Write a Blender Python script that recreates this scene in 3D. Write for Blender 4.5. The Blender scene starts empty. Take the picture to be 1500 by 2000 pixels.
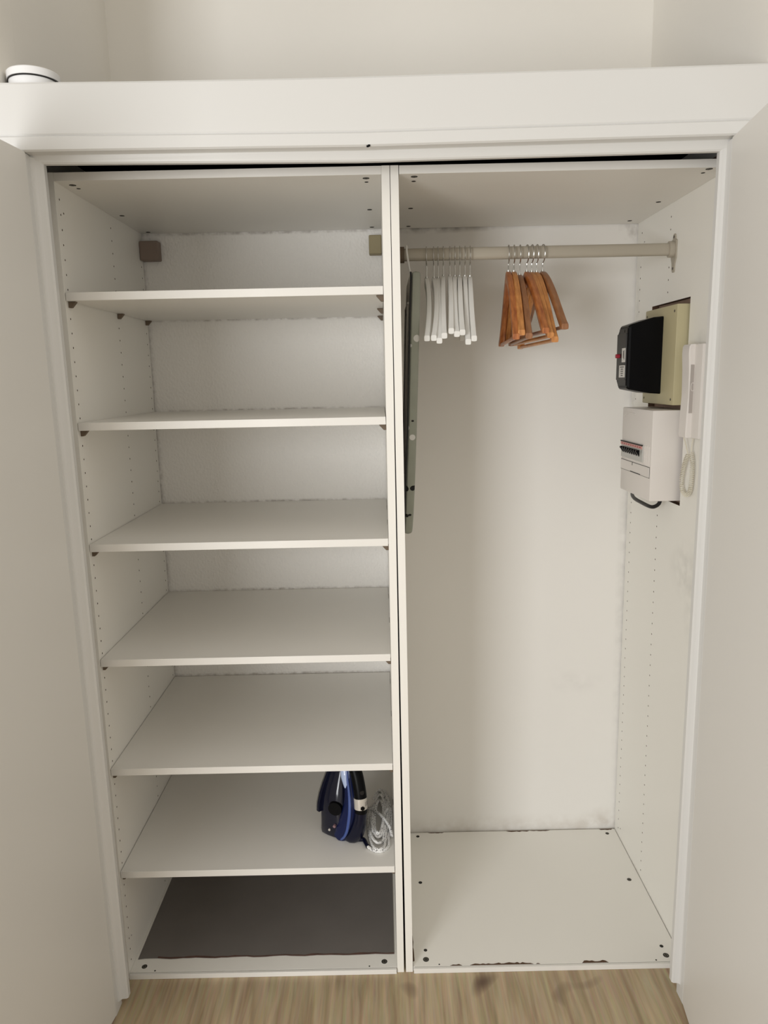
import bpy, bmesh, math, random
from mathutils import Vector, Matrix
random.seed(7)
S = bpy.context.scene
COL = S.collection
R = math.radians

# ------------------------------------------------------------------ camera
cd = bpy.data.cameras.new('camera'); cam = bpy.data.objects.new('camera', cd); COL.objects.link(cam)
yaw, pit, rol = 0.0003, -0.1802, -0.0210
fwd = Vector((math.sin(yaw)*math.cos(pit), math.cos(yaw)*math.cos(pit), math.sin(pit)))
r0 = Vector((math.cos(yaw), -math.sin(yaw), 0)); u0 = r0.cross(fwd)
rr = r0*math.cos(rol) + u0*math.sin(rol); uu = -r0*math.sin(rol) + u0*math.cos(rol)
M = Matrix((rr, uu, -fwd)).transposed().to_4x4(); M.translation = (-0.0282, -1.6941, 1.5546)
cam.matrix_world = M
cd.sensor_fit = 'HORIZONTAL'; cd.sensor_width = 36; cd.lens = 1427.29/1500*36; cd.clip_start = .02
S.camera = cam

# ------------------------------------------------------------------ world, daylight, exposure
W = bpy.data.worlds.new('world'); S.world = W; W.use_nodes = True
W.node_tree.nodes['Background'].inputs[0].default_value = (1.0, .945, .86, 1)
W.node_tree.nodes['Background'].inputs[1].default_value = 0.76
def area(name, loc, target, sx, sy, power, col):
    l = bpy.data.lights.new(name, 'AREA'); l.shape = 'RECTANGLE'; l.size = sx; l.size_y = sy
    l.energy = power; l.color = col
    o = bpy.data.objects.new(name, l); COL.objects.link(o); o.location = loc
    o.rotation_euler = (Vector(target)-Vector(loc)).to_track_quat('-Z', 'Y').to_euler()
    return o
area('window_daylight', (-1.75, -3.2, 1.25), (0.1, 0.3, 1.15), 1.0, 1.7, 66, (.975, .985, 1.0))
S.view_settings.view_transform = 'Standard'; S.view_settings.look = 'None'
S.view_settings.exposure = 0.0; S.view_settings.gamma = 1.0; S.view_settings.use_curve_mapping = False

# ------------------------------------------------------------------ materials
def mat(name, col, rough=.5, metal=0, spec=.5, coat=0, noise=0, nscale=6, bump=0, bscale=200, trans=0, ior=1.45, bdist=.001):
    m = bpy.data.materials.new(name); m.use_nodes = True; nt = m.node_tree; b = nt.nodes['Principled BSDF']
    b.inputs['Base Color'].default_value = (*col, 1); b.inputs['Roughness'].default_value = rough
    b.inputs['Metallic'].default_value = metal; b.inputs['Specular IOR Level'].default_value = spec
    b.inputs['Coat Weight'].default_value = coat; b.inputs['Transmission Weight'].default_value = trans
    b.inputs['IOR'].default_value = ior
    tc = nt.nodes.new('ShaderNodeTexCoord')
    n = nt.nodes.new('ShaderNodeTexNoise'); n.inputs['Scale'].default_value = nscale; n.inputs['Detail'].default_value = 4
    nt.links.new(tc.outputs['Object'], n.inputs['Vector'])
    mx = nt.nodes.new('ShaderNodeMix'); mx.data_type = 'RGBA'
    k = noise if noise else .02
    mx.inputs[6].default_value = (*[c*(1-k) for c in col], 1); mx.inputs[7].default_value = (*[min(1, c*(1+k)) for c in col], 1)
    nt.links.new(n.outputs['Fac'], mx.inputs[0]); nt.links.new(mx.outputs[2], b.inputs['Base Color'])
    if bump:
        n2 = nt.nodes.new('ShaderNodeTexNoise'); n2.inputs['Scale'].default_value = bscale; n2.inputs['Detail'].default_value = 3
        nt.links.new(tc.outputs['Object'], n2.inputs['Vector'])
        bp = nt.nodes.new('ShaderNodeBump'); bp.inputs['Strength'].default_value = bump; bp.inputs['Distance'].default_value = bdist
        nt.links.new(n2.outputs['Fac'], bp.inputs['Height']); nt.links.new(bp.outputs['Normal'], b.inputs['Normal'])
    return m
MELA = mat('white_melamine', (.885, .865, .81), .38, noise=.015, nscale=3)
EDGE = mat('white_edge_band', (.83, .81, .765), .4)
CHIP = mat('chipboard_core', (.10, .055, .03), .9, noise=.4, nscale=300)
PAINT = mat('white_gloss_paint', (.70, .695, .675), .35, noise=.012, nscale=3, bump=.12, bscale=35)
DOORP = mat('door_paint', (.76, .745, .71), .4, noise=.015, nscale=2, bump=.08, bscale=60)
WALLP = mat('wall_emulsion', (.89, .865, .81), .8, noise=.02, nscale=2, bump=.15, bscale=150)
WALLS = mat('smooth_closet_wall', (.86, .84, .80), .75, noise=.02, nscale=3, bump=.15, bscale=60)
BEIGE = mat('beige_metal', (.42, .38, .31), .42, metal=.15)
BROWNP = mat('brown_plastic', (.15, .11, .075), .6)
TAUPE = mat('taupe_block', (.25, .19, .155), .6, noise=.06)
OLIVE = mat('olive_block', (.31, .26, .15), .6, noise=.06)
BLACK = mat('black_plastic', (.003, .003, .0035), .35, spec=.12)
BLACKM = mat('charcoal_plastic', (.018, .017, .016), .35, spec=.25)
WIRE = mat('chrome_wire', (.55, .54, .51), .25, metal=1)
WHITEH = mat('white_lacquer', (.80, .79, .755), .4)
PLAST = mat('white_plastic', (.76, .72, .68), .35)
PLASTG = mat('grey_clear_plastic', (.50, .50, .47), .25)
CREAM = mat('cream_plastic', (.70, .66, .55), .4)
YELL = mat('aged_cream_board', (.48, .43, .265), .5, noise=.06, nscale=12)
REDP = mat('red_plastic', (.35, .02, .04), .4)
PINK = mat('pink_strip', (.62, .33, .29), .5)
LABEL = mat('white_label', (.7, .69, .66), .6)
SCREW = mat('screw_metal', (.16, .15, .125), .45, metal=.7)
HOLE = mat('dark_socket', (.02, .018, .015), .8)
NAVY = mat('navy_plastic', (.004, .005, .017), .25, spec=.3, coat=.1)
TANK = mat('smoky_navy_tank', (.005, .006, .017), .12, spec=.45, coat=.25)
BLUE = mat('blue_plastic', (.005, .010, .055), .25, spec=.3, coat=.1)
LBLUE = mat('pale_blue_clear_plastic', (.45, .55, .78), .12, coat=.8)
SILVER = mat('silver_sticker', (.62, .58, .52), .3, metal=.3)
TUB = mat('white_tub', (.86, .86, .86), .3)
FOAM = mat('black_mesh_metal', (.012, .012, .012), .5)
UNDER = mat('grey_board_underside', (.62, .59, .54), .6)
BRASS = mat('soleplate', (.4, .4, .4), .3, metal=1)
DIRT = mat('grey_dirt', (.22, .18, .14), .9, noise=.3, nscale=80)
BRICK = mat('bare_plaster', (.36, .25, .19), .9, noise=.25, nscale=30)

def cedar(name, a, b):
    m = bpy.data.materials.new(name); m.use_nodes = True; nt = m.node_tree; p = nt.nodes['Principled BSDF']
    p.inputs['Roughness'].default_value = .38; p.inputs['Coat Weight'].default_value = .25
    tc = nt.nodes.new('ShaderNodeTexCoord'); mp = nt.nodes.new('ShaderNodeMapping'); mp.inputs['Scale'].default_value = (30, 5, 9)
    n = nt.nodes.new('ShaderNodeTexNoise'); n.inputs['Scale'].default_value = 4; n.inputs['Detail'].default_value = 5
    cr = nt.nodes.new('ShaderNodeValToRGB'); cr.color_ramp.elements[0].position = .3; cr.color_ramp.elements[1].position = .7
    cr.color_ramp.elements[0].color = (*a, 1); cr.color_ramp.elements[1].color = (*b, 1)
    nt.links.new(tc.outputs['Object'], mp.inputs[0]); nt.links.new(mp.outputs[0], n.inputs['Vector'])
    nt.links.new(n.outputs['Fac'], cr.inputs[0]); nt.links.new(cr.outputs[0], p.inputs['Base Color'])
    return m
CEDAR = cedar('red_cedar', (.26, .065, .014), (.54, .19, .048))
CEDAR2 = cedar('honey_cedar', (.38, .135, .028), (.68, .30, .085))
CEDAR3 = cedar('brown_cedar', (.22, .085, .03), (.36, .16, .065))

def floor_mat():
    m = bpy.data.materials.new('oak_laminate'); m.use_nodes = True; nt = m.node_tree; p = nt.nodes['Principled BSDF']; L = nt.links.new
    p.inputs['Roughness'].default_value = .5
    tc = nt.nodes.new('ShaderNodeTexCoord')
    mp = nt.nodes.new('ShaderNodeMapping'); mp.inputs['Scale'].default_value = (30, 2.0, 1); mp.inputs['Rotation'].default_value = (0, 0, .06)
    n = nt.nodes.new('ShaderNodeTexNoise'); n.inputs['Scale'].default_value = 1.6; n.inputs['Detail'].default_value = 6; n.inputs['Distortion'].default_value = .6
    cr = nt.nodes.new('ShaderNodeValToRGB'); e = cr.color_ramp.elements
    e[0].position = .3; e[0].color = (.40, .285, .17, 1); e[1].position = .72; e[1].color = (.70, .56, .37, 1)
    x = e.new(.5); x.color = (.55, .43, .27, 1)
    mp2 = nt.nodes.new('ShaderNodeMapping'); mp2.inputs['Scale'].default_value = (140, 6, 1)
    n2 = nt.nodes.new('ShaderNodeTexNoise'); n2.inputs['Scale'].default_value = 1.5; n2.inputs['Detail'].default_value = 4
    mx = nt.nodes.new('ShaderNodeMix'); mx.data_type = 'RGBA'; mx.blend_type = 'MULTIPLY'; mx.inputs[0].default_value = .35
    L(tc.outputs['Object'], mp.inputs[0]); L(mp.outputs[0], n.inputs['Vector']); L(n.outputs['Fac'], cr.inputs[0])
    L(tc.outputs['Object'], mp2.inputs[0]); L(mp2.outputs[0], n2.inputs['Vector'])
    L(cr.outputs[0], mx.inputs[6]); L(n2.outputs['Color'], mx.inputs[7])
    # knots
    n3 = nt.nodes.new('ShaderNodeTexNoise'); n3.inputs['Scale'].default_value = 7; n3.inputs['Detail'].default_value = 1
    c3 = nt.nodes.new('ShaderNodeValToRGB'); c3.color_ramp.elements[0].position = .66; c3.color_ramp.elements[1].position = .78
    L(tc.outputs['Object'], n3.inputs['Vector']); L(n3.outputs['Fac'], c3.inputs[0])
    m2 = nt.nodes.new('ShaderNodeMix'); m2.data_type = 'RGBA'; m2.inputs[7].default_value = (.13, .08, .05, 1)
    L(c3.outputs[0], m2.inputs[0]); L(mx.outputs[2], m2.inputs[6]); L(m2.outputs[2], p.inputs['Base Color'])
    return m
FLOOR = floor_mat()

def woodchip_mat():     # rough woodchip wallpaper behind the shelves
    m = mat('woodchip_wallpaper', (.93, .905, .86), .7, noise=.03, nscale=4); nt = m.node_tree; L = nt.links.new
    tc = nt.nodes.new('ShaderNodeTexCoord')
    v = nt.nodes.new('ShaderNodeTexVoronoi'); v.inputs['Scale'].default_value = 150
    n = nt.nodes.new('ShaderNodeTexNoise'); n.inputs['Scale'].default_value = 130; n.inputs['Detail'].default_value = 4
    mp = nt.nodes.new('ShaderNodeMapping'); mp.inputs['Scale'].default_value = (1, 1, .75)
    L(tc.outputs['Object'], mp.inputs[0]); L(mp.outputs[0], v.inputs['Vector']); L(mp.outputs[0], n.inputs['Vector'])
    ad = nt.nodes.new('ShaderNodeMath'); ad.operation = 'MULTIPLY'
    L(v.outputs['Distance'], ad.inputs[0]); L(n.outputs['Fac'], ad.inputs[1])
    bp = nt.nodes.new('ShaderNodeBump'); bp.inputs['Strength'].default_value = .7; bp.inputs['Distance'].default_value = .003
    L(ad.outputs[0], bp.inputs['Height']); L(bp.outputs['Normal'], nt.nodes['Principled BSDF'].inputs['Normal'])
    return m
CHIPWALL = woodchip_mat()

def sheet_mat():
    m = mat('dark_grey_felt', (.165, .150, .138), .75, noise=.12, nscale=9, bump=.1, bscale=400)
    return m
FELT = sheet_mat()

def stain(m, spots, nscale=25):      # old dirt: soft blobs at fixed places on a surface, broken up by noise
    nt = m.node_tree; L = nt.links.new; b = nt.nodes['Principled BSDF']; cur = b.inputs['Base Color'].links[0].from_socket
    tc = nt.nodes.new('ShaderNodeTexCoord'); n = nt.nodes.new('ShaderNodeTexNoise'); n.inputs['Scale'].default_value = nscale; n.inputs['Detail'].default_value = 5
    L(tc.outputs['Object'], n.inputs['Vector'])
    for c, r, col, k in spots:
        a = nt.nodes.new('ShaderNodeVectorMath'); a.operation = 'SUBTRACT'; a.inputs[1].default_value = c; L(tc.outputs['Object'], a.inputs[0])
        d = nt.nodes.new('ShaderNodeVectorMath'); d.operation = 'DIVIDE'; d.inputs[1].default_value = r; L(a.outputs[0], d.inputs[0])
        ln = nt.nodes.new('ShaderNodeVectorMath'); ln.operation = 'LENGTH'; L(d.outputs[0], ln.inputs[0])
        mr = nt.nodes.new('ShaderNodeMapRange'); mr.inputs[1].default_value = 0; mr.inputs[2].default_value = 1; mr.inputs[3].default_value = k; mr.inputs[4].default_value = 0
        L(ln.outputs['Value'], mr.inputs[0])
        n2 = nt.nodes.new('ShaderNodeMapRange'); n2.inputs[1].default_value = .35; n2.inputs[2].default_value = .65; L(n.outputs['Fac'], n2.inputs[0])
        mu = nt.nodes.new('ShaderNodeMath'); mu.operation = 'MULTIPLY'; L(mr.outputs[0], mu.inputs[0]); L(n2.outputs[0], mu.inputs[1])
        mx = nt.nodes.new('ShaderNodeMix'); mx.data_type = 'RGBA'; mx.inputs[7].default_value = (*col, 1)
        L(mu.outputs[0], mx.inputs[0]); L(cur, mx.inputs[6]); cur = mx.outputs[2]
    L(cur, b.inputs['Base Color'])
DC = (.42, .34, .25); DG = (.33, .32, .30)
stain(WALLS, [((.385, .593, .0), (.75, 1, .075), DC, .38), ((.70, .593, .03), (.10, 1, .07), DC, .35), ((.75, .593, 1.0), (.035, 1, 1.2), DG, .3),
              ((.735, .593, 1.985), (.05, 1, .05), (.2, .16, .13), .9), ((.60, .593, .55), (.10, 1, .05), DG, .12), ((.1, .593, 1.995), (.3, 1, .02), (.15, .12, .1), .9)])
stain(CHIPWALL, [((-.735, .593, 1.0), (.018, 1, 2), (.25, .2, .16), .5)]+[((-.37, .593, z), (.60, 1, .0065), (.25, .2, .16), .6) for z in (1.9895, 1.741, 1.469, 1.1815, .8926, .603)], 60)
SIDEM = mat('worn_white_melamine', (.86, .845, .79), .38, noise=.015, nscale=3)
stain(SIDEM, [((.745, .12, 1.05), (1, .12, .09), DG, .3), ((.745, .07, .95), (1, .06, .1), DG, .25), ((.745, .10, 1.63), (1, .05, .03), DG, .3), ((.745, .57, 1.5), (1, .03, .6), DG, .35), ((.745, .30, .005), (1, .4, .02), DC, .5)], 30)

def braid_mat():
    m = bpy.data.materials.new('braided_cord'); m.use_nodes = True; nt = m.node_tree; p = nt.nodes['Principled BSDF']; L = nt.links.new
    tc = nt.nodes.new('ShaderNodeTexCoord'); v = nt.nodes.new('ShaderNodeTexVoronoi'); v.inputs['Scale'].default_value = 330
    cr = nt.nodes.new('ShaderNodeValToRGB'); cr.color_ramp.elements[0].position = .62; cr.color_ramp.elements[0].color = (.86, .85, .83, 1)
    cr.color_ramp.elements[1].position = .8; cr.color_ramp.elements[1].color = (.16, .16, .16, 1)
    L(tc.outputs['Object'], v.inputs['Vector']); L(v.outputs['Distance'], cr.inputs[0]); L(cr.outputs[0], p.inputs['Base Color'])
    p.inputs['Roughness'].default_value = .7
    return m
BRAID = braid_mat()

def cover_mat():        # grey green fabric printed with white and black dots
    m = mat('dotted_grey_green_fabric', (.33, .345, .29), .85, noise=.08, nscale=30, bump=.3, bscale=25, bdist=.004); nt = m.node_tree; L = nt.links.new
    b = nt.nodes['Principled BSDF']; src = b.inputs['Base Color'].links[0].from_socket
    geo = nt.nodes.new('ShaderNodeTexCoord')
    dots = [(.0624, .152, 1.651, .0085, 1), (.044, .152, 1.634, .006, 1), (.0485, .165, 1.407, .0075, 1), (.036, .165, 1.431, .006, 1),
            (.0495, .165, 1.449, .0055, 0), (.030, .196, 1.271, .0085, 0), (.0487, .196, 1.273, .008, 0), (.033, .226, 1.194, .0055, 0), (.041, .226, 1.197, .005, 0), (.0335, .160, 1.543, .004, 0)]
    rnd = random.Random(3)
    for k in range(12):
        z = 1.2 + .045*k; dots.append((.075-(1.8-z)*.05, .2+.2*rnd.random(), z, .01, k % 2))
    cur = src
    for (x, y, z, r, w) in dots:
        d = nt.nodes.new('ShaderNodeVectorMath'); d.operation = 'DISTANCE'; d.inputs[1].default_value = (x, y, z)
        L(geo.outputs['Object'], d.inputs[0])
        c = nt.nodes.new('ShaderNodeMath'); c.operation = 'LESS_THAN'; c.inputs[1].default_value = r
        L(d.outputs['Value'], c.inputs[0])
        mx = nt.nodes.new('ShaderNodeMix'); mx.data_type = 'RGBA'; mx.inputs[7].default_value = (.72, .71, .68, 1) if w else (.01, .01, .01, 1)
        L(c.outputs[0], mx.inputs[0]); L(cur, mx.inputs[6]); cur = mx.outputs[2]
    L(cur, b.inputs['Base Color'])
    return m
COVER = cover_mat()

# ------------------------------------------------------------------ mesh helpers
def nb(): return bmesh.new()
def box(bm, x0, x1, y0, y1, z0, z1, bev=0, seg=2, mi=0):
    n = len(bm.verts)
    r = bmesh.ops.create_cube(bm, size=1); vs = r['verts']
    for v in vs:
        v.co = Vector(((x0+x1)/2+v.co.x*(x1-x0), (y0+y1)/2+v.co.y*(y1-y0), (z0+z1)/2+v.co.z*(z1-z0)))
    fs = set(f for v in vs for f in v.link_faces)
    for f in fs: f.material_index = mi
    if bev:
        es = list(set(e for v in vs for e in v.link_edges))
        g = bmesh.ops.bevel(bm, geom=es, offset=bev, segments=seg, affect='EDGES', profile=.5)
        for f in g['faces']: f.material_index = mi
    return bm
def hexa(bm, bot, top, bev=0):   # bot/top: (x0,x1,y0,y1,z)
    vs = []
    for (x0, x1, y0, y1, z) in (bot, top):
        vs += [bm.verts.new(c) for c in ((x0, y0, z), (x1, y0, z), (x1, y1, z), (x0, y1, z))]
    fs = [bm.faces.new([vs[i] for i in q]) for q in ((3, 2, 1, 0), (4, 5, 6, 7), (0, 1, 5, 4), (1, 2, 6, 5), (2, 3, 7, 6), (3, 0, 4, 7))]
    if bev: bmesh.ops.bevel(bm, geom=list(set(e for f in fs for e in f.edges)), offset=bev, segments=3, affect='EDGES', profile=.5)
    return bm
def cyl(bm, p0, p1, r, r2=None, seg=16, mi=0):
    p0 = Vector(p0); p1 = Vector(p1); d = p1-p0
    q = Vector((0, 0, 1)).rotation_difference(d.normalized()).to_matrix().to_4x4(); q.translation = (p0+p1)/2
    r_ = bmesh.ops.create_cone(bm, cap_ends=True, cap_tris=False, segments=seg, radius1=r, radius2=r if r2 is None else r2, depth=d.length, matrix=q)
    for f in set(f for v in r_['verts'] for f in v.link_faces): f.material_index = mi
    return bm
def tube(bm, pts, r, seg=8, cap=True, flat=1.0, smooth=0, closed=False):
    """swept tube; r number or list; flat squashes the cross-section in its second axis"""
    P = [Vector(p) for p in pts]
    rs = list(r) if isinstance(r, (list, tuple)) else [r]*len(P)
    for _ in range(smooth):
        Q = []; q2 = []
        n = len(P)
        for i in range(n-1):
            a, b, c, d = P[max(i-1, 0)], P[i], P[i+1], P[min(i+2, n-1)]
            Q += [b, (9*(b+c)-(a+d))/16]; q2 += [rs[i], (rs[i]+rs[i+1])/2]
        Q.append(P[-1]); q2.append(rs[-1]); P = Q; rs = q2
    rings = []; up = None
    for i, p in enumerate(P):
        t = (P[min(i+1, len(P)-1)]-P[max(i-1, 0)]).normalized()
        if up is None:
            up = Vector((0, 0, 1)) if abs(t.z) < .9 else Vector((1, 0, 0))
        n = (up-t*up.dot(t)).normalized(); up = n; b = t.cross(n)
        rings.append([bm.verts.new(p+n*math.cos(2*math.pi*k/seg)*rs[i]+b*math.sin(2*math.pi*k/seg)*rs[i]*flat) for k in range(seg)])
    for a, b in zip(rings, rings[1:]):
        for k in range(seg): bm.faces.new((a[k], a[(k+1) % seg], b[(k+1) % seg], b[k]))
    if cap: bm.faces.new(rings[0][::-1]); bm.faces.new(rings[-1])
    return bm
def loft(bm, rings, cap=True):
    R_ = [[bm.verts.new(p) for p in r] for r in rings]
    for a, b in zip(R_, R_[1:]):
        n = len(a)
        for k in range(n): bm.faces.new((a[k], a[(k+1) % n], b[(k+1) % n], b[k]))
    if cap: bm.faces.new(R_[0][::-1]); bm.faces.new(R_[-1])
    return bm
def prism(bm, pts2, axis, a, b, bev=0):   # polygon extruded along axis
    f = {'x': lambda p, t: (t, p[0], p[1]), 'y': lambda p, t: (p[0], t, p[1]), 'z': lambda p, t: (p[0], p[1], t)}[axis]
    A = [bm.verts.new(f(p, a)) for p in pts2]; B = [bm.verts.new(f(p, b)) for p in pts2]; n = len(pts2)
    fs = [bm.faces.new(A[::-1]), bm.faces.new(B)] + [bm.faces.new((A[i], A[(i+1) % n], B[(i+1) % n], B[i])) for i in range(n)]
    if bev: bmesh.ops.bevel(bm, geom=list(set(e for q in fs for e in q.edges)), offset=bev, segments=2, affect='EDGES', profile=.5)
    return bm
def ob(name, bm, m, parent=None, smooth=False, loc=None):
    bmesh.ops.recalc_face_normals(bm, faces=bm.faces)
    me = bpy.data.meshes.new(name); bm.to_mesh(me); bm.free()
    for x in (m if isinstance(m, (list, tuple)) else [m]): me.materials.append(x)
    if smooth:
        for p in me.polygons: p.use_smooth = True
        try: me.set_sharp_from_angle(angle=R(35))
        except Exception: pass
    o = bpy.data.objects.new(name, me); COL.objects.link(o)
    if parent: o.parent = parent; o.matrix_parent_inverse = parent_inv(parent)
    return o
def parent_inv(p):       # every part is modelled in world space, so only the Empty's own place is undone
    return p.matrix_basis.inverted() if not p.parent else Matrix()
def thing(name, label, cat, loc=(0, 0, 0), group=None):
    o = bpy.data.objects.new(name, None); COL.objects.link(o); o.location = loc; o.empty_display_size = .05
    tag(o, label, cat, group); return o
def tag(o, label, cat, group=None):
    o['label'] = label; o['category'] = cat
    if group: o['group'] = group
    return o
def struct(name, bm, m, smooth=False):
    o = ob(name, bm, m, None, smooth); o['kind'] = 'structure'; return o
def cut(o, cutter_bm):
    """real holes: subtract the cutter, its faces show the chipboard core (slot 1)"""
    bmesh.ops.recalc_face_normals(cutter_bm, faces=cutter_bm.faces)
    me = bpy.data.meshes.new('cut'); cutter_bm.to_mesh(me); cutter_bm.free(); me.materials.append(CHIP)
    c = bpy.data.objects.new('cut', me); COL.objects.link(c)
    md = o.modifiers.new('b', 'BOOLEAN'); md.operation = 'DIFFERENCE'; md.object = c; md.solver = 'EXACT'
    try: md.material_mode = 'TRANSFER'
    except Exception: pass
    dg = bpy.context.evaluated_depsgraph_get(); dg.update()
    new = bpy.data.meshes.new_from_object(o.evaluated_get(dg)); o.modifiers.clear(); o.data = new
    bpy.data.objects.remove(c)

# ------------------------------------------------------------------ the setting
AX0, AX1, YB = -.785, .765, .593          # alcove side walls and back wall
struct('floor', box(nb(), -2.6, 2.6, -4.2, .7, -.06, 0), FLOOR)
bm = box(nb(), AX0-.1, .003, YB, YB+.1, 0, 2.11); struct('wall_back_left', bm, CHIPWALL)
bm = box(nb(), .003, AX1+.1, YB, YB+.1, 0, 2.11); struct('wall_back_right', bm, WALLS)
struct('wall_back_upper', box(nb(), AX0-.1, AX1+.1, YB, YB+.1, 2.11, 3.05), WALLP)
struct('wall_alcove_left', box(nb(), AX0-.1, AX0, .0002, YB, 0, 3.05), WALLP)
struct('wall_alcove_right', box(nb(), AX1, AX1+.1, .0002, YB, 2.05, 3.05), WALLP)
struct('wall_alcove_right_lower', box(nb(), AX1, AX1+.1, .0002, YB, 0, 2.05), BRICK)
struct('wall_front_left', box(nb(), -2.6, AX0, -.10, 0, 0, 3.05), WALLP)
struct('wall_front_right', box(nb(), AX1, 2.6, -.10, 0, 0, 3.05), WALLP)
struct('ceiling', box(nb(), -2.6, 2.6, -.45, .7, 3.05, 3.1), WALLP)
# boxed-in board above the wardrobes, behind the header; near-black colour stands in for the gap's shade
struct('trim_7', box(nb(), AX0, AX1, -.080, YB, 2.10, 2.125), mat('gap_shade_board', (.012, .009, .007), .95))

def hline(x, pts):
    for (x0, z0), (x1, z1) in zip(pts, pts[1:]):
        if x <= x1: return z0+(z1-z0)*(x-x0)/(x1-x0)
    return pts[-1][1]
XS = [-.80, -.5, -.2, -.06, .2, .5, .80]
lowz = [(-.80, 2.0172), (-.73, 2.017), (-.06, 2.0134), (.686, 2.0198), (.81, 2.021)]
midz = [(-.80, 2.0475), (-.73, 2.047), (-.06, 2.0412), (.70, 2.0485), (.81, 2.050)]
topz = [(-.80, 2.1465), (-.37, 2.1428), (-.1, 2.1434), (.5, 2.1495), (.81, 2.1535)]
# header fascia: wide face and a slightly proud lower band
bm = nb(); rings = []
for x in XS:
    t = hline(x, topz); m_ = hline(x, midz)
    rings.append([(x, -.118, m_), (x, -.120, m_+.004), (x, -.120, t-.004), (x, -.117, t), (x, -.078, t), (x, -.078, m_)])
struct('trim_1', loft(bm, rings), PAINT)
bm = nb(); rings = []
for x in XS:
    t = hline(x, midz)-.0008; m_ = hline(x, lowz)
    rings.append([(x, -.121, m_), (x, -.1245, m_+.003), (x, -.1245, t-.003), (x, -.121, t), (x, -.078, t), (x, -.078, m_)])
struct('trim_2', loft(bm, rings), PAINT)
# stop strips of the door frame: head, left, right (soft rounded edges)
bm = nb(); rings = []
for x, zb in ((-.745, 1.9975), (-.709, 1.9972), (-.065, 1.9895), (.675, 1.9952), (.72, 1.996)):
    zt = hline(x, lowz)+.002
    rings.append([(x, -.0925, zb+.0035), (x, -.0955, zb+.0065), (x, -.0965, zb+.010), (x, -.098, zt-.003), (x, -.104, zt), (x, -.082, zt), (x, -.082, zb+.0035)])
struct('trim_3', loft(bm, rings), PAINT)
def frame_side(sgn, xi_b, xi_t, xo_b, xo_t, zb):
    # stop, its rounded shoulder and the outer rebate, one moulding
    bm = nb(); rings = []
    for (z, xi, xo) in ((zb, xi_b, xo_b), (2.012, xi_t, xo_t)):
        prof = [(0, -.079), (0, -.092), (.0035, -.0955), (.014, -.0965), (.0175, -.099), (.0195, -.104)]
        ring = [(xi+sgn*a, y, z) for a, y in prof]
        ring += [(xo, -.106, z), (xo, -.079, z)]
        rings.append(ring)
    return loft(bm, rings)
struct('trim_4', frame_side(-1, -.6995, -.7095, -.745, -.752, .028), PAINT, True)
struct('trim_5', frame_side(1, .6735, .6755, .73, .73, .040), PAINT, True)
bm = nb(); hexa(bm, (-.784, -.7225, -.1195, -.0795, .0), (-.784, -.7325, -.1195, -.0795, 2.016), .002); struct('trim_6', bm, PAINT)
bm = nb(); hexa(bm, (.6925, .764, -.1195, -.0795, .0), (.6875, .764, -.1195, -.0795, 2.016), .002); struct('trim_8', bm, PAINT)
# open doors
def door(name, hb, ht, d, out, w=.70, th=.022):
    bm = nb(); vs = []
    for (hx, z) in ((hb, .005), (ht, 2.0175)):
        a = Vector((hx, -.121, z)); b = a+Vector((d[0], d[1], 0)).normalized()*w; n = Vector((out, 0, 0))*th
        vs.append([a, b, b+n, a+n])
    R_ = [[bm.verts.new(p) for p in r] for r in vs]
    fs = [bm.faces.new((R_[0][k], R_[0][(k+1) % 4], R_[1][(k+1) % 4], R_[1][k])) for k in range(4)]+[bm.faces.new(R_[0][::-1]), bm.faces.new(R_[1])]
    bmesh.ops.bevel(bm, geom=bm.edges[:], offset=.0015, segments=2, affect='EDGES')
    return struct(name, bm, DOORP)
door('door_1', -.7215, -.7315, (-.12, -1), -1)
door('door_2', .6915, .6862, (-.14, -1), 1)

bm = nb(); box(bm, -.0475, -.0425, -.1252, -.1215, 2.0115, 2.0150, .0008); box(bm, -.0445, -.0400, -.1252, -.1215, 2.0125, 2.0165, .0008)
struct('nail_hole_mark', bm, BLACK)  # small black blocks standing for a nail hole in the header band

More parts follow.
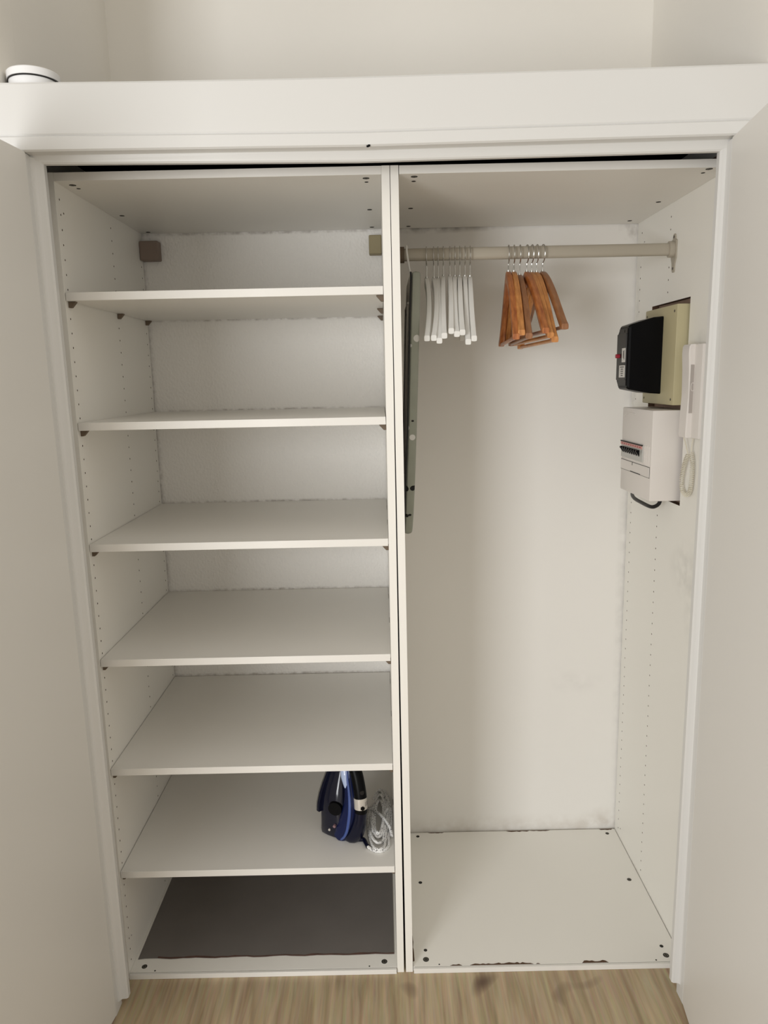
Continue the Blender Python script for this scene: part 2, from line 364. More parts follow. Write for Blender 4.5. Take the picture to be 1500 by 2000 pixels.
# ------------------------------------------------------------------ wardrobes
D = .588; T = .018; H = 2.01
ROWS_L = (.0204, .332, .568); ROWS_R = (.0204, .335, .553)
def holes(bm, x, sgn, rows, skip=None, extra=()):
    for y in rows:
        for k in range(61):
            z = 1.9588-.032*k
            if skip and skip(y, z): continue
            cyl(bm, (x+sgn*.002, y, z), (x-sgn*.011, y, z), .0024, seg=8)
    for y, z in extra: cyl(bm, (x+sgn*.002, y, z), (x-sgn*.011, y, z), .0024, seg=8)
def side_panel(parent, bot, top, xin, sgn, rows, cutbox=None, skip=None, extra=(), mm=None):
    bm = hexa(nb(), (*bot, 0, D, 0), (*top, 0, D, H), .0004)
    o = ob('side_panel', bm, [mm or MELA, CHIP], parent)
    c = nb(); holes(c, xin, sgn, rows, skip, extra)
    if cutbox: box(c, *cutbox)
    cut(o, c); return o
def disc_parts(parent, pts, z, sgn):
    """screws sunk in their sockets: dark socket ring and metal cross-slot head"""
    for (x, y, r, kind) in pts:
        bm = nb()
        if kind:
            cyl(bm, (x, y, z-sgn*.004), (x, y, z+sgn*.0004), r, seg=20, mi=0)
            cyl(bm, (x, y, z-sgn*.003), (x, y, z+sgn*.0008), r*.72, seg=20, mi=1)
            box(bm, x-r*.55, x+r*.55, y-r*.1, y+r*.1, z+min(0, sgn*.0011), z+max(0, sgn*.0011), mi=0)
            box(bm, x-r*.1, x+r*.1, y-r*.55, y+r*.55, z+min(0, sgn*.0011), z+max(0, sgn*.0011), mi=0)
            ob('screw', bm, [HOLE, SCREW], parent)
        else:
            cyl(bm, (x, y, z-sgn*.004), (x, y, z+sgn*.0004), r, seg=16)
            ob('screw_socket', bm, HOLE, parent)

shelf_z = (1.7587, 1.4689, 1.1815, .8926, .6027, .3142)
wl = thing('wardrobe', 'white wardrobe carcass on the left, fitted with six adjustable shelves', 'wardrobe', (-.374, .29, 0))
side_panel(wl, (-.748, -.730), (-.748, -.730), -.730, 1, ROWS_L, extra=((.037, 1.933), (.037, .098)))
side_panel(wl, (-.018, 0), (-.018, 0), -.018, -1, ROWS_L)
tp = ob('top_panel', box(nb(), -.7298, -.0182, .0, D, H-T, H-.0005, .0004), EDGE, wl)
disc_parts(tp, [(-.704, .036, .0075, 1), (-.703, .066, .0045, 0), (-.702, .345, .0065, 0), (-.702, .565, .0065, 0),
                (-.052, .029, .0075, 1), (-.0515, .061, .0045, 0), (-.0485, .334, .0065, 0), (-.0455, .560, .0065, 0)], H-T, -1)
bp = ob('bottom_panel', box(nb(), -.7296, -.0184, .003, D, 0.001, .0135, .0003), MELA, wl)
disc_parts(bp, [(-.697, .0225, .0072, 1), (-.052, .0225, .0078, 1), (-.6643, .0075, .0022, 0), (-.092, .0075, .002, 0)], .0135, 1)
ob('front_strip', box(nb(), -.7292, -.0195, -.006, .0008, 0.0002, .0138, .0006), EDGE, wl)
for i, z in enumerate(shelf_z):
    sh = ob('shelf', box(nb(), -.7284, -.0194, .0008, .583, z-T, z, .0004), EDGE, wl)
    for side, x, s in (('l', -.7298, 1), ('r', -.0182, -1)):
        for y in ROWS_L:
            bm = nb(); zt = z-T-.0006
            prism(bm, [(x, zt), (x+s*.017, zt), (x+s*.016, zt-.002), (x+s*.006, zt-.013), (x, zt-.013)], 'y', y-.006, y+.006, .0006)
            ob('shelf_pin', bm, BROWNP, sh)

wr = thing('wardrobe', 'white wardrobe carcass on the right, open full height for hanging clothes', 'wardrobe', (.385, .29, 0))
incut = lambda y, z: .17 < y < .46 and 1.2 < z < 1.75
side_panel(wr, (.0052, .0236), (.0012, .0192), .0212, 1, ROWS_R)
side_panel(wr, (.745, .763), (.745, .763), .745, -1, ROWS_R, cutbox=(.73, .78, .184, .445, 1.212, 1.7400), skip=incut, extra=((.037, .099), (.53, .05), (.53, 1.93)), mm=SIDEM)
tp = ob('top_panel', box(nb(), .0205, .7448, .0, D, H-T, H-.0005, .0004), EDGE, wr)
disc_parts(tp, [(.0545, .0243, .0075, 1), (.055, .0626, .005, 0), (.0588, .33, .0065, 0), (.0616, .558, .0065, 0),
                (.7, .012, .0075, 1), (.7, .043, .0045, 0), (.7025, .316, .0065, 0), (.7045, .545, .0065, 0)], H-T, -1)
bp = ob('bottom_panel', box(nb(), .0248, .7432, .003, .584, 0.001, .0135, .0003), MELA, wr)
disc_parts(bp, [(.0647, .5642, .0058, 0), (.7108, .559, .006, 1), (.0611, .3319, .0058, 0), (.7079, .3257, .0065, 1), (.0607, .0588, .0048, 0),
                (.0601, .0265, .0080, 1), (.7058, .0556, .005, 0), (.7059, .0235, .0078, 1), (.6736, .008, .0022, 0), (.0945, .0085, .002, 0)], .0135, 1)
ob('front_strip', box(nb(), .0262, .7446, -.006, .0008, 0.0002, .0138, .0006), EDGE, wr)
def flake(pts, z, h=.0004):
    bm = nb(); prism(bm, pts, 'z', z-.0006, z+h); return bm
def chips(x0, x1, y, d, n, sgn=1):
    a = [(x0+(x1-x0)*i/n, y+sgn*(d*(.45+.75*random.random()) if 0 < i < n else .0003)) for i in range(n+1)]
    return [(x0, y)]+a+[(x1, y)]
for x0, x1, d in ((.123, .155, .0055), (.176, .345, .0065), (.352, .363, .003), (.475, .545, .009)):
    ob('chipped_edge', flake(chips(x0, x1, .0032, d, max(4, int((x1-x0)/.007))), .0135), CHIP, bp)
ob('chipped_edge', flake([(.0246, .02), (.029, .022), (.0285, .06), (.027, .07), (.0285, .09), (.026, .13), (.0246, .15)], .0135), CHIP, bp)
for x0, x1, d in ((.10, .155, .004), (.37, .45, .005), (.45, .52, .004), (.69, .735, .005)):
    ob('chipped_edge', flake(chips(x0, x1, .5840, d, 9, -1), .0135), CHIP, bp)

# dark liner lying on the left bottom panel, ragged worn front edge
n = 40
front = [(-.7222+(.6972)*i/n, .048+.0014*math.sin(i*.9)+random.uniform(-.001, .001)) for i in range(n+1)]
bm = nb(); prism(bm, front+[(-.0252, .586), (-.7225, .586)], 'z', .01355, .0152)
o = ob('liner_sheet', bm, FELT); tag(o, 'dark grey felt liner sheet on the bottom of the left wardrobe', 'liner')
e1 = [(x, y-.0002) for x, y in front[3:]]
bm = nb(); prism(bm, [(x, y+.003+random.uniform(0, .0035)) for x, y in front[3:]][::-1]+e1, 'z', .0150, .0155)
ob('worn_edge', bm, mat('rusty_edge', (.11, .06, .045), .9, noise=.5, nscale=50), o)['label'] = 'brown frayed front edge'

# anchor covers in the upper back corners of the left wardrobe
o = ob('anchor_cover', box(nb(), -.7297, -.674, .556, .5895, 1.912, 1.9665, .003), TAUPE); tag(o, 'brown square anchor cover in the upper left back corner', 'anchor cover')
o = ob('anchor_cover', box(nb(), -.0555, -.0183, .552, .5895, 1.9165, 1.9695, .003), OLIVE); tag(o, 'olive square anchor cover beside the centre divider', 'anchor cover')

# ------------------------------------------------------------------ hanging rod
rod = thing('clothes_rail', 'beige oval clothes rail across the right wardrobe, with hangers on it', 'clothes rail', (.385, .30, 1.871))
RY, RZ = .300, 1.871
bm = nb(); loft(bm, [[(x, RY+math.copysign(abs(math.cos(a))**.8, math.cos(a))*.0085, RZ+math.copysign(abs(math.sin(a))**.75, math.sin(a))*.0158) for a in [2*math.pi*k/28 for k in range(28)]] for x in (.026, .741)])
ob('tube', bm, BEIGE, rod, True)
for x, s, m in ((.745, -1, BEIGE), (.0222, 1, BROWNP)):
    bk = nb()
    # keyhole plate against the panel and a cup round the tube
    pr = [(RY-.008, 1.818), (RY-.004, 1.813), (RY+.004, 1.813), (RY+.008, 1.818), (RY+.009, 1.836), (RY+.017, 1.85), (RY+.017, 1.892),
          (RY+.008, 1.896), (RY+.007, 1.906), (RY+.003, 1.910), (RY-.003, 1.910), (RY-.007, 1.906), (RY-.008, 1.896), (RY-.017, 1.892), (RY-.017, 1.85), (RY-.009, 1.836)]
    if s == 1: pr = [(y, z) for y, z in pr if 1.84 < z < 1.897]
    prism(bk, pr, 'x', x, x+s*.0035, .0006)
    loft(bk, [[(xx, RY+math.cos(a)*.0135, RZ+math.copysign(abs(math.sin(a))**.8, math.sin(a))*.0205) for a in [2*math.pi*k/24 for k in range(24)]] for xx in (x+s*.003, x+s*.017)])
    b_ = ob('bracket', bk, m, rod)
    if s == -1:
        for zz in (1.823, 1.902):
            ob('screw', cyl(nb(), (x-.0025, RY, zz), (x-.0045, RY, zz), .0035, seg=12), SCREW, b_)

# ------------------------------------------------------------------ hangers
def hook_pts(zn, top=RZ+.0186, r=.0225):
    cz = top-r; pts = [(0, 0, zn-.012), (0, 0, zn+.008), (0, .001, cz-r-.006)]
    for k in range(0, 13):
        a = -math.pi/2-k*(math.pi*1.28)/12      # from below, round the front (-y), over the top, down behind
        pts.append((0, math.cos(a)*r, cz+math.sin(a)*r))
    return pts
def xf(x0, yaw, lean=0):
    m = Matrix.Translation((x0, RY, RZ)) @ Matrix.Rotation(R(yaw), 4, 'Z') @ Matrix.Rotation(lean, 4, 'X')
    return m
def arm_profile(L, zn, zt, n=14, hi=.030, thin=.010, dip=.5):
    """centre line of one arm in (s, z) and its height: neck at s=0, tip at s=L"""
    out = []
    for i in range(n+1):
        t = i/n
        z = zn-(zn-zt)*(t**1.15*(.75)+.25*(3*t*t-2*t**3)) + .006*math.sin(math.pi*t)
        h = hi*(1-.18*t) if t < .93 else hi*(.82)*(1-((t-.93)/.07)**2*.45)
        out.append((t*L, z, h))
    return out
def hanger_body(bm, L, zn, zt, th, bow):
    ringsA = []
    prof = arm_profile(L, zn, zt)
    full = [(-s, z, h) for s, z, h in prof[:0:-1]]+[(s, z, h) for s, z, h in prof]
    for s, z, h in full:
        t = abs(s)/L; x = 1.7*bow*math.sin(math.pi*min(1, t)*.9)
        w = th*(1+.12*t); ring = []
        for k in range(12):
            a = 2*math.pi*k/12; cx = math.copysign(abs(math.cos(a))**.38, math.cos(a)); cz = math.copysign(abs(math.sin(a))**.45, math.sin(a))
            ring.append((x+cx*w/2, s, z-h/2+cz*h/2-RZ))
        ringsA.append(ring)
    return loft(bm, ringsA)
def build_hanger(kind, x0, yaw, zn, zt, L, bow, m, label, group, lean=0):
    """hanger built in rail space: local origin on the rail axis"""
    t = thing('coat_hanger', label, 'coat hanger', (x0, RY, RZ), group)
    t.rotation_euler = (R(lean), 0, R(yaw))
    def loc_ob(name, bm, mm, parent):
        o = ob(name, bm, mm, None, True); o.parent = parent; return o
    bm = nb(); hk = [(x, y, z-RZ) for x, y, z in hook_pts(zn)]
    tube(bm, hk, .0015, seg=8, smooth=1); loc_ob('hook', bm, WIRE, t)
    th = .0122 if kind == 'white' else .0150
    bd = loc_ob('body', hanger_body(nb(), L, zn, zt, th, bow), m, t)
    bm = nb(); cyl(bm, (0, 0, zn-RZ-.002), (0, 0, zn-RZ+.0025), .0035, seg=10); loc_ob('ferrule', bm, WIRE, t)
    if kind == 'wood':
        zbar = zt-.008-RZ
        bm = nb(); tube(bm, [(0, -L*.94, zbar), (0, L*.94, zbar)], .0048, seg=10); loc_ob('trouser_bar', bm, m, t)
    return t
white = [(.0971, -4.4, 1.8135, 1.6428, .004), (.1159, -5.3, 1.8132, 1.6433, .005), (.1271, -4.0, 1.8129, 1.6366, .001), (.1409, -4.2, 1.8178, 1.6482, -.001),
         (.1579, -4.6, 1.8175, 1.659, .001), (.1714, -4.1, 1.8163, 1.6515, -.002), (.1839, -4.0, 1.8161, 1.6552, -.001), (.1977, -4.0, 1.8158, 1.6327, -.001), (.2111, -3.8, 1.8147, 1.6404, -.001)]
wl_lab = ['white wooden hanger nearest the ironing board, first of the white row', 'white wooden hanger, second from the ironing board',
          'white wooden hanger, third from the ironing board, its tip hanging low', 'white wooden hanger, fourth from the left, last before a small gap',
          'white wooden hanger in the middle of the white row, its tip the highest', 'white wooden hanger, fourth from the right of the white row',
          'white wooden hanger, third from the right of the white row', 'white wooden hanger, second from the right, its tip the lowest of all',
          'white wooden hanger at the right end of the white row']
for (x, yw, zn, zt, bow), lab in zip(white, wl_lab):
    build_hanger('white', x, yw, zn, zt+.026, .205, bow, WHITEH, lab, 'white hangers on the rail', 4)
wood = [(.3114, -4.4, 1.8247, 1.6416, CEDAR), (.3258, -4.8, 1.8244, 1.6508, CEDAR2), (.3412, -4.2, 1.8155, 1.6425, CEDAR3), (.3595, 1.7, 1.8237, 1.6543, CEDAR),
        (.3724, 1.4, 1.8226, 1.643, CEDAR2), (.3854, .6, 1.8223, 1.6333, CEDAR2), (.401, 2.8, 1.8238, 1.6629, CEDAR3)]
wd_lab = ['reddish wooden hanger at the left end of the brown hangers', 'honey coloured wooden hanger, second of the brown hangers from the left',
          'brown wooden hanger hanging a little lower, third of the brown ones from the left', 'reddish wooden hanger, first of the right hand cluster of four',
          'orange brown wooden hanger, second of the right hand cluster of four', 'orange brown wooden hanger, third of the right cluster, its tip the lowest',
          'brown wooden hanger at the right end of the rail row, splayed out']
for (x, yw, zn, zt, m), lab in zip(wood, wd_lab):
    build_hanger('wood', x, yw, zn, zt+.012, .21, .001, m, lab, 'brown wooden hangers on the rail')

# ------------------------------------------------------------------ ironing board hung edge-on beside the divider
ib = thing('ironing_board', 'small ironing board in dotted grey green cover hung edge-on beside the divider', 'ironing board', (.056, .30, 1.81))
def board_out(n=40):          # outline in (y, z): square heel up, rounded nose down
    pts = []
    for z, hw in ((1.812, .128), (1.808, .143), (1.795, .150), (1.70, .150), (1.55, .147), (1.42, .138), (1.32, .122), (1.24, .098), (1.185, .072), (1.15, .045), (1.133, .022), (1.128, 0)):
        pts.append((z, hw))
    return pts
BO = board_out()
def board_x(z): return .0615-(1.812-z)*.0367
bm = nb(); outl = [(RY-hw, z) for z, hw in BO]+[(RY+hw, z) for z, hw in BO[-2::-1]]
def slab(bm, outl, off0, off1, shrink=0):
    rings = []
    prof = [(0, .006), (.15, .0015), (.5, 0), (.85, .0015), (1, .006)]
    for t, ins in prof:
        x = off0+(off1-off0)*t; ring = []
        for y, z in outl:
            cy, cz = RY, 1.5
            s = 1-(ins+shrink)/.15
            ring.append((board_x(z)+x, cy+(y-cy)*s, cz+(z-cz)*(1-(ins+shrink)/.33)))
        rings.append(ring)
    return loft(bm, rings)
ob('cover', slab(nb(), outl, -.0095, .0125), COVER, ib, True)
bm = slab(nb(), outl, -.0135, -.0100, .004); ob('metal_top', bm, UNDER, ib, True)
bm = nb()                      # elastic hem gathered on the underside
edge = [(board_x(z)-.0118+.0006*math.sin(i*2.1), RY-hw+.004, z) for i, (z, hw) in enumerate(BO[1:-1])]
tube(bm, edge, .0026, seg=6, smooth=1); ob('elastic_hem', bm, FOAM, ib)
bm = nb(); tube(bm, [(board_x(1.74)-.0150, .20, 1.74), (board_x(1.74)-.0150, .40, 1.74)], .003); tube(bm, [(board_x(1.3)-.0142, .25, 1.30), (board_x(1.3)-.0142, .35, 1.30)], .003)
tube(bm, [(board_x(1.74)-.0150, .22, 1.74), (board_x(1.3)-.0142, .27, 1.3)], .003); tube(bm, [(board_x(1.74)-.0150, .38, 1.74), (board_x(1.3)-.0142, .33, 1.3)], .003)
ob('folded_leg', bm, UNDER, ib)
hk = [(.0565, .290, 1.800), (.0535, .283, 1.822), (.0505, .279, 1.838), (.0475, .278, 1.858), (.0452, .279, 1.876), (.0450, .286, 1.889), (.045, .30, 1.8925), (.045, .314, 1.888), (.045, .3205, 1.874), (.045, .321, 1.862)]
ob('hook', tube(nb(), hk, .0026, seg=8, smooth=2), WHITEH, ib, True)['label'] = 'white hook over the rail'

# ------------------------------------------------------------------ electrics on the right
mb = thing('meter_panel', 'aged cream backing box mounted in the cut-out of the right wardrobe side', 'meter panel', (.74, .30, 1.47))
ob('box_body', box(nb(), .7155, .7648, .190, .412, 1.4725, 1.7245, .003), YELL, mb, True)
for y, z in ((.205, 1.708), (.205, 1.487), (.398, 1.708), (.398, 1.487)):
    ob('screw', cyl(nb(), (.7160, y, z), (.7146, y, z), .0032, seg=12), SCREW, mb)

mt = thing('circuit_breaker', 'large black main breaker with red button on the cream backing box', 'main breaker', (.67, .33, 1.5))
bm = nb()
def mring(x, y0, y1, z0, z1, c):
    return [(x, y0, z0+c*.3), (x, y0, z1-c*.3), (x, y0+c*.3, z1), (x, y1-c, z1), (x, y1, z1-c), (x, y1, z0+c), (x, y1-c, z0), (x, y0+c*.3, z0)]
loft(bm, [mring(.7152, .276, .398, 1.500, 1.701, .01), mring(.690, .276, .398, 1.502, 1.699, .01), mring(.632, .2775, .372, 1.513, 1.682, .016), mring(.627, .281, .368, 1.517, 1.678, .018)])
ob('housing', bm, BLACK, mt)
bm = nb(); box(bm, .6225, .6275, .286, .362, 1.538, 1.660, .0015); box(bm, .6245, .6275, .287, .35, 1.523, 1.538); box(bm, .6245, .6275, .287, .35, 1.660, 1.673)
cyl(bm, (.6248, .31, 1.667), (.6235, .31, 1.667), .004)
fp = ob('front_plate', bm, BLACKM, mt)
bm = nb(); box(bm, .6218, .6226, .288, .335, 1.545, 1.577, mi=0)
for k, w in ((0, .03), (1, .018), (2, .02), (3, .018), (4, .014)):
    box(bm, .6214, .6219, .311-w/2, .311+w/2, 1.5715-k*.0055, 1.5735-k*.0055, mi=1)
ob('label', bm, [LABEL, BLACK], fp)
bm = nb(); box(bm, .6218, .6226, .288, .316, 1.585, 1.622, mi=0); box(bm, .6214, .6219, .296, .299, 1.592, 1.617, mi=1); box(bm, .6214, .6219, .302, .3045, 1.596, 1.615, mi=1)
ob('label', bm, [LABEL, BLACK], fp)
bm = nb(); cyl(bm, (.6228, .338, 1.602), (.6125, .338, 1.602), .0055, seg=14); ob('button', bm, REDP, mt, True)['label'] = 'small red button'

fb = thing('fuse_box', 'white consumer unit with a row of black breaker switches, below the black breaker', 'fuse box', (.70, .32, 1.222))
bm = box(nb(), .6700, .7648, .199, .437, 1.2225, 1.4600, .003); ob('housing', bm, PLAST, fb, True)
bm = nb(); box(bm, .6672, .6706, .256, .432, 1.3195, 1.3655, .0008); cv = ob('breaker_window', bm, PLASTG, fb)
bm = nb(); box(bm, .6655, .6674, .259, .432, 1.3545, 1.3625, mi=0)
for k in range(9): box(bm, .6650, .6657, .268+k*.018, .276+k*.018, 1.3570, 1.3600, mi=1)
box(bm, .6650, .6676, .256, .433, 1.3630, 1.3660, mi=2)
ob('label_strip', bm, [PINK, REDP, BLACK], cv)
for k in range(8):
    y = .283+k*.0185
    bm = nb(); prism(bm, [(.6674, 1.3325), (.6674, 1.3500), (.6590, 1.3505), (.6570, 1.3470), (.6640, 1.3375)], 'y', y-.0044, y+.0044, .0006)
    ob('switch', bm, BLACK, cv)
bm = nb()
for k in range(5): box(bm, .6690, .6706, .211+k*.0085, .216+k*.0085, 1.3150, 1.3655, .0004)
ob('ribbed_blank', bm, PLAST, fb)
bm = nb(); box(bm, .6685, .6706, .2065, .434, 1.284, 1.311, .0008, mi=0)
ob('hatch', bm, PLAST, fb)
bm = nb()
for (y0, y1, z0, z1) in ((.2048, .4355, 1.3108, 1.3122), (.2048, .4355, 1.2828, 1.2842), (.2045, .2062, 1.2828, 1.3122)):
    box(bm, .6695, .6703, y0, y1, z0, z1)
box(bm, .6680, .6690, .27, .35, 1.2838, 1.2862); box(bm, .668, .669, .334, .337, 1.303, 1.311)
ob('hatch_gap', bm, BLACKM, fb)
bm = nb(); tube(bm, [(.6696, .36+.07*math.cos(a)-.0, 1.425+.022*math.sin(a)) for a in [math.pi*.15+k*math.pi*.5/10 for k in range(11)]], .0011, seg=6); ob('moulded_arc', bm, PLAST, fb)

ca = ob('supply_cable', tube(nb(), [(.742, .50, 1.206), (.715, .46, 1.2035), (.70, .40, 1.199), (.698, .33, 1.197), (.701, .275, 1.1955), (.708, .258, 1.1985), (.716, .250, 1.208), (.72, .25, 1.2225)], .0052, seg=10, smooth=2), BLACKM, None, True)
tag(ca, 'thick black cable looping under the white consumer unit', 'cable')

# intercom handset
ic = thing('intercom', 'white wall intercom with handset and coiled cord, beside the electrics', 'intercom', (.735, .10, 1.395))
ob('base', box(nb(), .7280, .7448, .058, .150, 1.396, 1.6215, .003), PLAST, ic, True)
bm = nb()
rings = []
for z, x in ((1.3965, .7175), (1.402, .7155), (1.45, .7165), (1.5, .7185), (1.56, .7170), (1.60, .7145), (1.6165, .7155), (1.6215, .7190)):
    rings.append([(x+.003, .100, z), (x, .103, z), (x, .143, z), (x+.003, .146, z), (.7325, .146, z), (.7325, .100, z)])
loft(bm, rings); hs = ob('handset', bm, PLAST, ic, True)
bm = nb(); box(bm, .7195, .7322, .0985, .1002, 1.457, 1.573, .0006); ob('recess', bm, mat('recess_shade_plastic', (.42, .38, .35), .4), hs)  # thin pad for the recess, its shade put into the darker colour
bm = nb(); tube(bm, [(.7258+.0042*math.cos(a), .0980, 1.520+.010*math.sin(a)) for a in [2*math.pi*k/20 for k in range(21)]], .0007, seg=6); ob('button_ring', bm, PLAST, hs)
bm = nb(); box(bm, .7326, .7345, .094, .102, 1.5, 1.6225, .0005); ob('cradle', bm, PLAST, ic)
def coil(bm, path, r, turns, wr):
    P = [Vector(p) for p in path]
    for _ in range(3):
        Q = []
        for i in range(len(P)-1):
            a, b, c, d = P[max(i-1, 0)], P[i], P[i+1], P[min(i+2, len(P)-1)]
            Q += [b, (9*(b+c)-(a+d))/16]
        P = Q+[P[-1]]
    ln = [0]
    for a, b in zip(P, P[1:]): ln.append(ln[-1]+(b-a).length)
    N = turns*10; out = []; j = 0
    for i in range(N+1):
        s = ln[-1]*i/N
        while j < len(P)-2 and ln[j+1] < s: j += 1
        t = (s-ln[j])/max(1e-9, ln[j+1]-ln[j]); p = P[j].lerp(P[j+1], t); tg = (P[j+1]-P[j]).normalized()
        n = Vector((1, 0, 0)); n = (n-tg*n.dot(tg)).normalized(); b = tg.cross(n); a = 2*math.pi*i/10
        out.append(p+n*math.cos(a)*r+b*math.sin(a)*r)
    tube(bm, out, wr, seg=6)
bm = nb(); tube(bm, [(.726, .138, 1.398), (.731, .136, 1.382), (.735, .125, 1.353)], .0016, seg=6, smooth=1)
tube(bm, [(.737, .104, 1.398), (.736, .108, 1.378), (.735, .107, 1.358)], .0016, seg=6, smooth=1)
coil(bm, [(.735, .125, 1.353), (.733, .138, 1.33), (.733, .150, 1.295), (.734, .152, 1.270), (.735, .140, 1.254), (.735, .118, 1.252), (.735, .101, 1.268), (.735, .096, 1.30), (.735, .097, 1.335), (.735, .107, 1.358)], .0048, 52, .0012)
ob('coiled_cord', bm, CREAM, ic, True)['label'] = 'cream coiled cord'

# ------------------------------------------------------------------ steam iron standing on its heel
ir = thing('steam_iron', 'navy blue steam iron standing on its heel on the lowest shelf', 'iron', (-.16, .15, .3145))
AL = R(52)
HD = Vector((math.cos(AL), -math.sin(AL), 0))       # from soleplate to handle
SD = Vector((-math.sin(AL), -math.cos(AL), 0))      # to the iron's left side, towards the camera
O = Vector((-.192, .196, .3150))
tilt = .06
def ip(s, h, l):
    return O+SD*s+HD*(h*.86)+Vector((.075*l, 0, .90*l))
def wof(l):      # half width of the soleplate
    t = max(0, min(1, l/.272))
    return .060*math.sin(math.pi*(.30+.70*t))**1.15*1.015 if t > .36 else .056+.004*min(1, t/.29)
def section(l, w, h0, h1, n=20, top=.5, m=.0):
    ring = []
    for k in range(n):
        a = 2*math.pi*k/n; c = math.cos(a); s_ = math.sin(a)
        hh = (h0+h1)/2+(h1-h0)/2*math.copysign(abs(s_)**.5, s_)
        ww = w*math.copysign(abs(c)**.5, c)*(1-(1-top)*max(0, (hh-h0)/(h1-h0))**1.3)
        ring.append(ip(ww, hh, l))
    return ring
Ls = [0.0005, .012, .03, .06, .09, .12, .15, .18, .21, .235, .255, .268]
Hs = [.088, .096, .100, .097, .090, .082, .074, .066, .056, .044, .030, .014]
bm = nb(); loft(bm, [section(l, max(.004, wof(l)*(.93 if l < .01 else .98)), .004, h, top=.6) for l, h in zip(Ls, Hs)])
ob('body', bm, TANK, ir, True)
bm = nb(); rings = []
for l in [.070, .072, .085, .10, .13, .16, .19, .22, .24, .256, .268, .272]:
    w = max(.0025, wof(l)); rings.append([ip(-w, 0, l), ip(w, 0, l), ip(w, .008, l), ip(-w, .008, l)])
loft(bm, rings); ob('soleplate', bm, BRASS, ir)
bm = nb(); rings = []
for l in [.072, .074, .085, .10, .13, .16, .19, .22, .24, .256, .268, .273]:
    w = max(.003, wof(l)+.002); rings.append([ip(-w, .0082, l), ip(w, .0082, l), ip(w*.98, .018, l), ip(-w*.98, .018, l)])
loft(bm, rings); ob('skirt', bm, NAVY, ir)
hp = [ip(0, .080, .012), ip(0, .112, .018), ip(0, .134, .045), ip(0, .144, .085), ip(0, .142, .125), ip(0, .131, .165), ip(0, .113, .205), ip(0, .090, .235), ip(0, .060, .248), ip(0, .035, .250)]
bm = nb(); tube(bm, hp, [.026, .027, .023, .018, .0165, .0165, .017, .017, .017, .012], seg=16, smooth=2, flat=.95); ob('handle', bm, NAVY, ir, True)
gp = [ip(-.0005, .1460, .105), ip(-.0005, .1435, .13), ip(-.0005, .1335, .165), ip(-.0005, .1155, .205), ip(0, .100, .228)]
bm = nb(); tube(bm, gp, [.0172]*5, seg=16, smooth=2, flat=.98); gr = ob('grip', bm, BLACK, ir, True)
bm = nb(); c = ip(.004, .1505, .172); cyl(bm, c, c+HD*.003+SD*.002, .0058, seg=18); ob('spray_button', bm, BLACKM, gr, True)
bm = nb(); tube(bm, [ip(0, .1450, .117), ip(0, .1425, .131), ip(0, .1385, .149)], [.0180]*3, seg=18, smooth=1, flat=.98); st = ob('sticker', bm, SILVER, ir, True)
bm = nb(); a = ip(.006, .1625, .126); cyl(bm, a, a+HD*.0012+SD*.0007, .0062, seg=6); ob('printed_patch', bm, BLACK, st)
# blue trim line along the flank, pale clear filler part under the grip
bl = [ip(.031, .100, .006), ip(.030, .114, .022), ip(.028, .123, .045), ip(.026, .126, .075), ip(.0235, .124, .105), ip(.020, .115, .135), ip(.018, .105, .165), ip(.017, .093, .195), ip(.014, .082, .222)]
bm = nb(); tube(bm, bl, [.003, .0035, .0042, .0046, .0046, .0042, .0038, .0034, .003], seg=10, smooth=2); ob('trim_line', bm, mat('light_blue_trim', (.05, .09, .29), .3, coat=.3), ir, True)
bm = nb(); tube(bm, [ip(.010, .073, .008), ip(.008, .090, .035), ip(.006, .102, .075), ip(.004, .104, .115), ip(.003, .094, .150), ip(.003, .082, .185), ip(.003, .07, .215)], [.030, .031, .027, .023, .018, .017, .014], seg=16, smooth=2); ob('rear_shell', bm, BLUE, ir, True)
bm = nb(); tube(bm, [ip(.013, .087, .165), ip(.013, .078, .195), ip(.010, .066, .222), ip(.006, .050, .245)], [.008, .014, .015, .008], seg=14, smooth=1); ob('water_inlet', bm, LBLUE, ir, True)
def dial(s, h, l, r, m, d=.006, name='dial'):
    c = ip(s, h, l); n_ = (SD*.8+HD*.6).normalized(); bm = nb(); cyl(bm, c-n_*.010, c+n_*d, r, r*.9, seg=24); return ob(name, bm, m, ir, True)
dial(.0385, .070, .098, .021, BLACK, .004)
dial(.046, .058, .026, .0035, SILVER, .003, 'indicator_lamp')
dial(.0425, .078, .045, .0045, mat('rosy_button', (.22, .13, .14), .3), .003, 'button')
cs = [ip(.0, .110, .016), ip(.008, .126, .012), Vector((-.103, .105, .3215)), Vector((-.094, .085, .3205)), Vector((-.0895, .0765, .3200))]
bm = nb(); tube(bm, cs, [.010, .0085, .0062, .0055, .0058], seg=12, smooth=2); ob('cord_sleeve', bm, NAVY, ir, True)
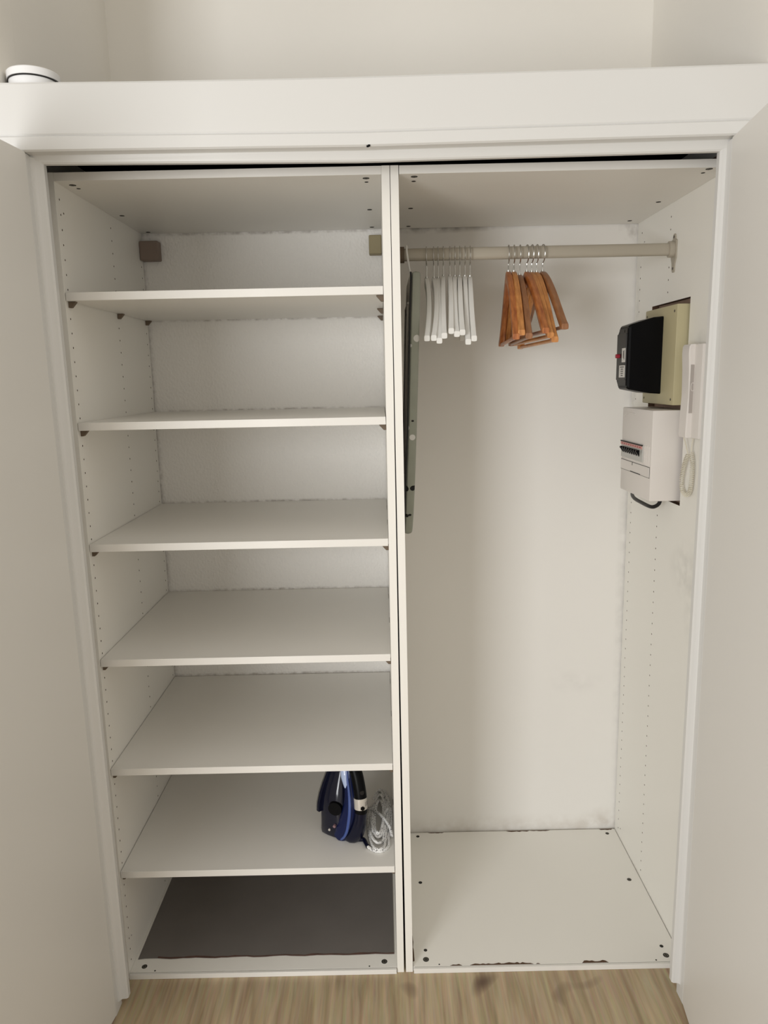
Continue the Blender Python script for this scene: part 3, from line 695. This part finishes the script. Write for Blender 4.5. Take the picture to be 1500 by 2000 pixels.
# braided cord bundled in long loops on the shelf
pts = [(-.0895, .0765, .3195), (-.082, .068, .3185), (-.066, .058, .3180), (-.048, .060, .3180), (-.034, .080, .3182)]
z = .3182
loops = [(.0325, .150, -.0578, .205), (.0280, .128, -.060, .212), (.0235, .112, -.0600, .222), (.0185, .096, -.0605, .215), (.0130, .082, -.0600, .200)]
ang = -.9
for li, (rx, ry, cx, cy) in enumerate(loops):
    for k in range(16):
        a = -.75+2*math.pi*k/16
        tt = (li*16+k)/80
        zz = .3185+.0055*(.5+.5*math.sin(3*a+li*1.7))+.0022*li
        pts.append((cx+rx*math.cos(a)*(1-.25*max(0, math.sin(a))), cy+ry*math.sin(a)*.98+.014*math.cos(a), zz))
pts += [(-.050, .15, .333), (-.044, .20, .334), (-.036, .225, .335)]
bm = nb(); tube(bm, pts, .0040, seg=8, smooth=2); ob('power_cord', bm, BRAID, ir, True)['label'] = 'white and grey braided cord bundled in loops'
bm = nb(); tube(bm, [(-.090, .238, .324), (-.080, .226, .336), (-.062, .198, .340), (-.044, .170, .338), (-.030, .140, .333), (-.0245, .115, .322)], .0038, seg=8, smooth=2); ob('cord_end', bm, BRAID, ir, True)
bm = nb(); bmesh.ops.create_cube(bm, size=1)
for v in bm.verts: v.co = Vector((v.co.x*.022, v.co.y*.030, v.co.z*.016))
bmesh.ops.bevel(bm, geom=bm.edges[:], offset=.003, segments=2, affect='EDGES')
bmesh.ops.transform(bm, matrix=Matrix.Translation((-.086, .262, .3260)) @ Matrix.Rotation(R(-35), 4, 'Z') @ Matrix.Rotation(R(25), 4, 'X'), verts=bm.verts)
ob('plug', bm, PLAST, ir, True)

# ------------------------------------------------------------------ tub above the header
tb = thing('paint_tub', 'small white plastic tub with lid on the ledge above the doors, far left', 'tub', (-.728, -.022, 2.126))
def lathe(bm, cx, cy, prof, seg=48):
    rings = [[(cx+r*math.cos(2*math.pi*k/seg), cy+r*math.sin(2*math.pi*k/seg), z) for k in range(seg)] for r, z in prof]
    return loft(bm, rings)
cx, cy = -.7325, -.045
ob('body', lathe(nb(), cx, cy, [(.044, 2.1255), (.0465, 2.13), (.0485, 2.165), (.0488, 2.173)]), TUB, tb, True)
ob('lid', lathe(nb(), cx, cy, [(.0500, 2.1715), (.0515, 2.1720), (.0520, 2.1845), (.0505, 2.1865), (.047, 2.1865), (.046, 2.1835), (.01, 2.1835)]), TUB, tb, True)
bm = nb(); loft(bm, [[(cx+r*math.cos(a), cy+r*math.sin(a), z) for a in [2*math.pi*k/48 for k in range(48)]] for r, z in ((.0495, 2.1690), (.0505, 2.1692), (.0505, 2.1714), (.0495, 2.1714))]); ob('seal_ring', bm, BLACKM, tb, True)
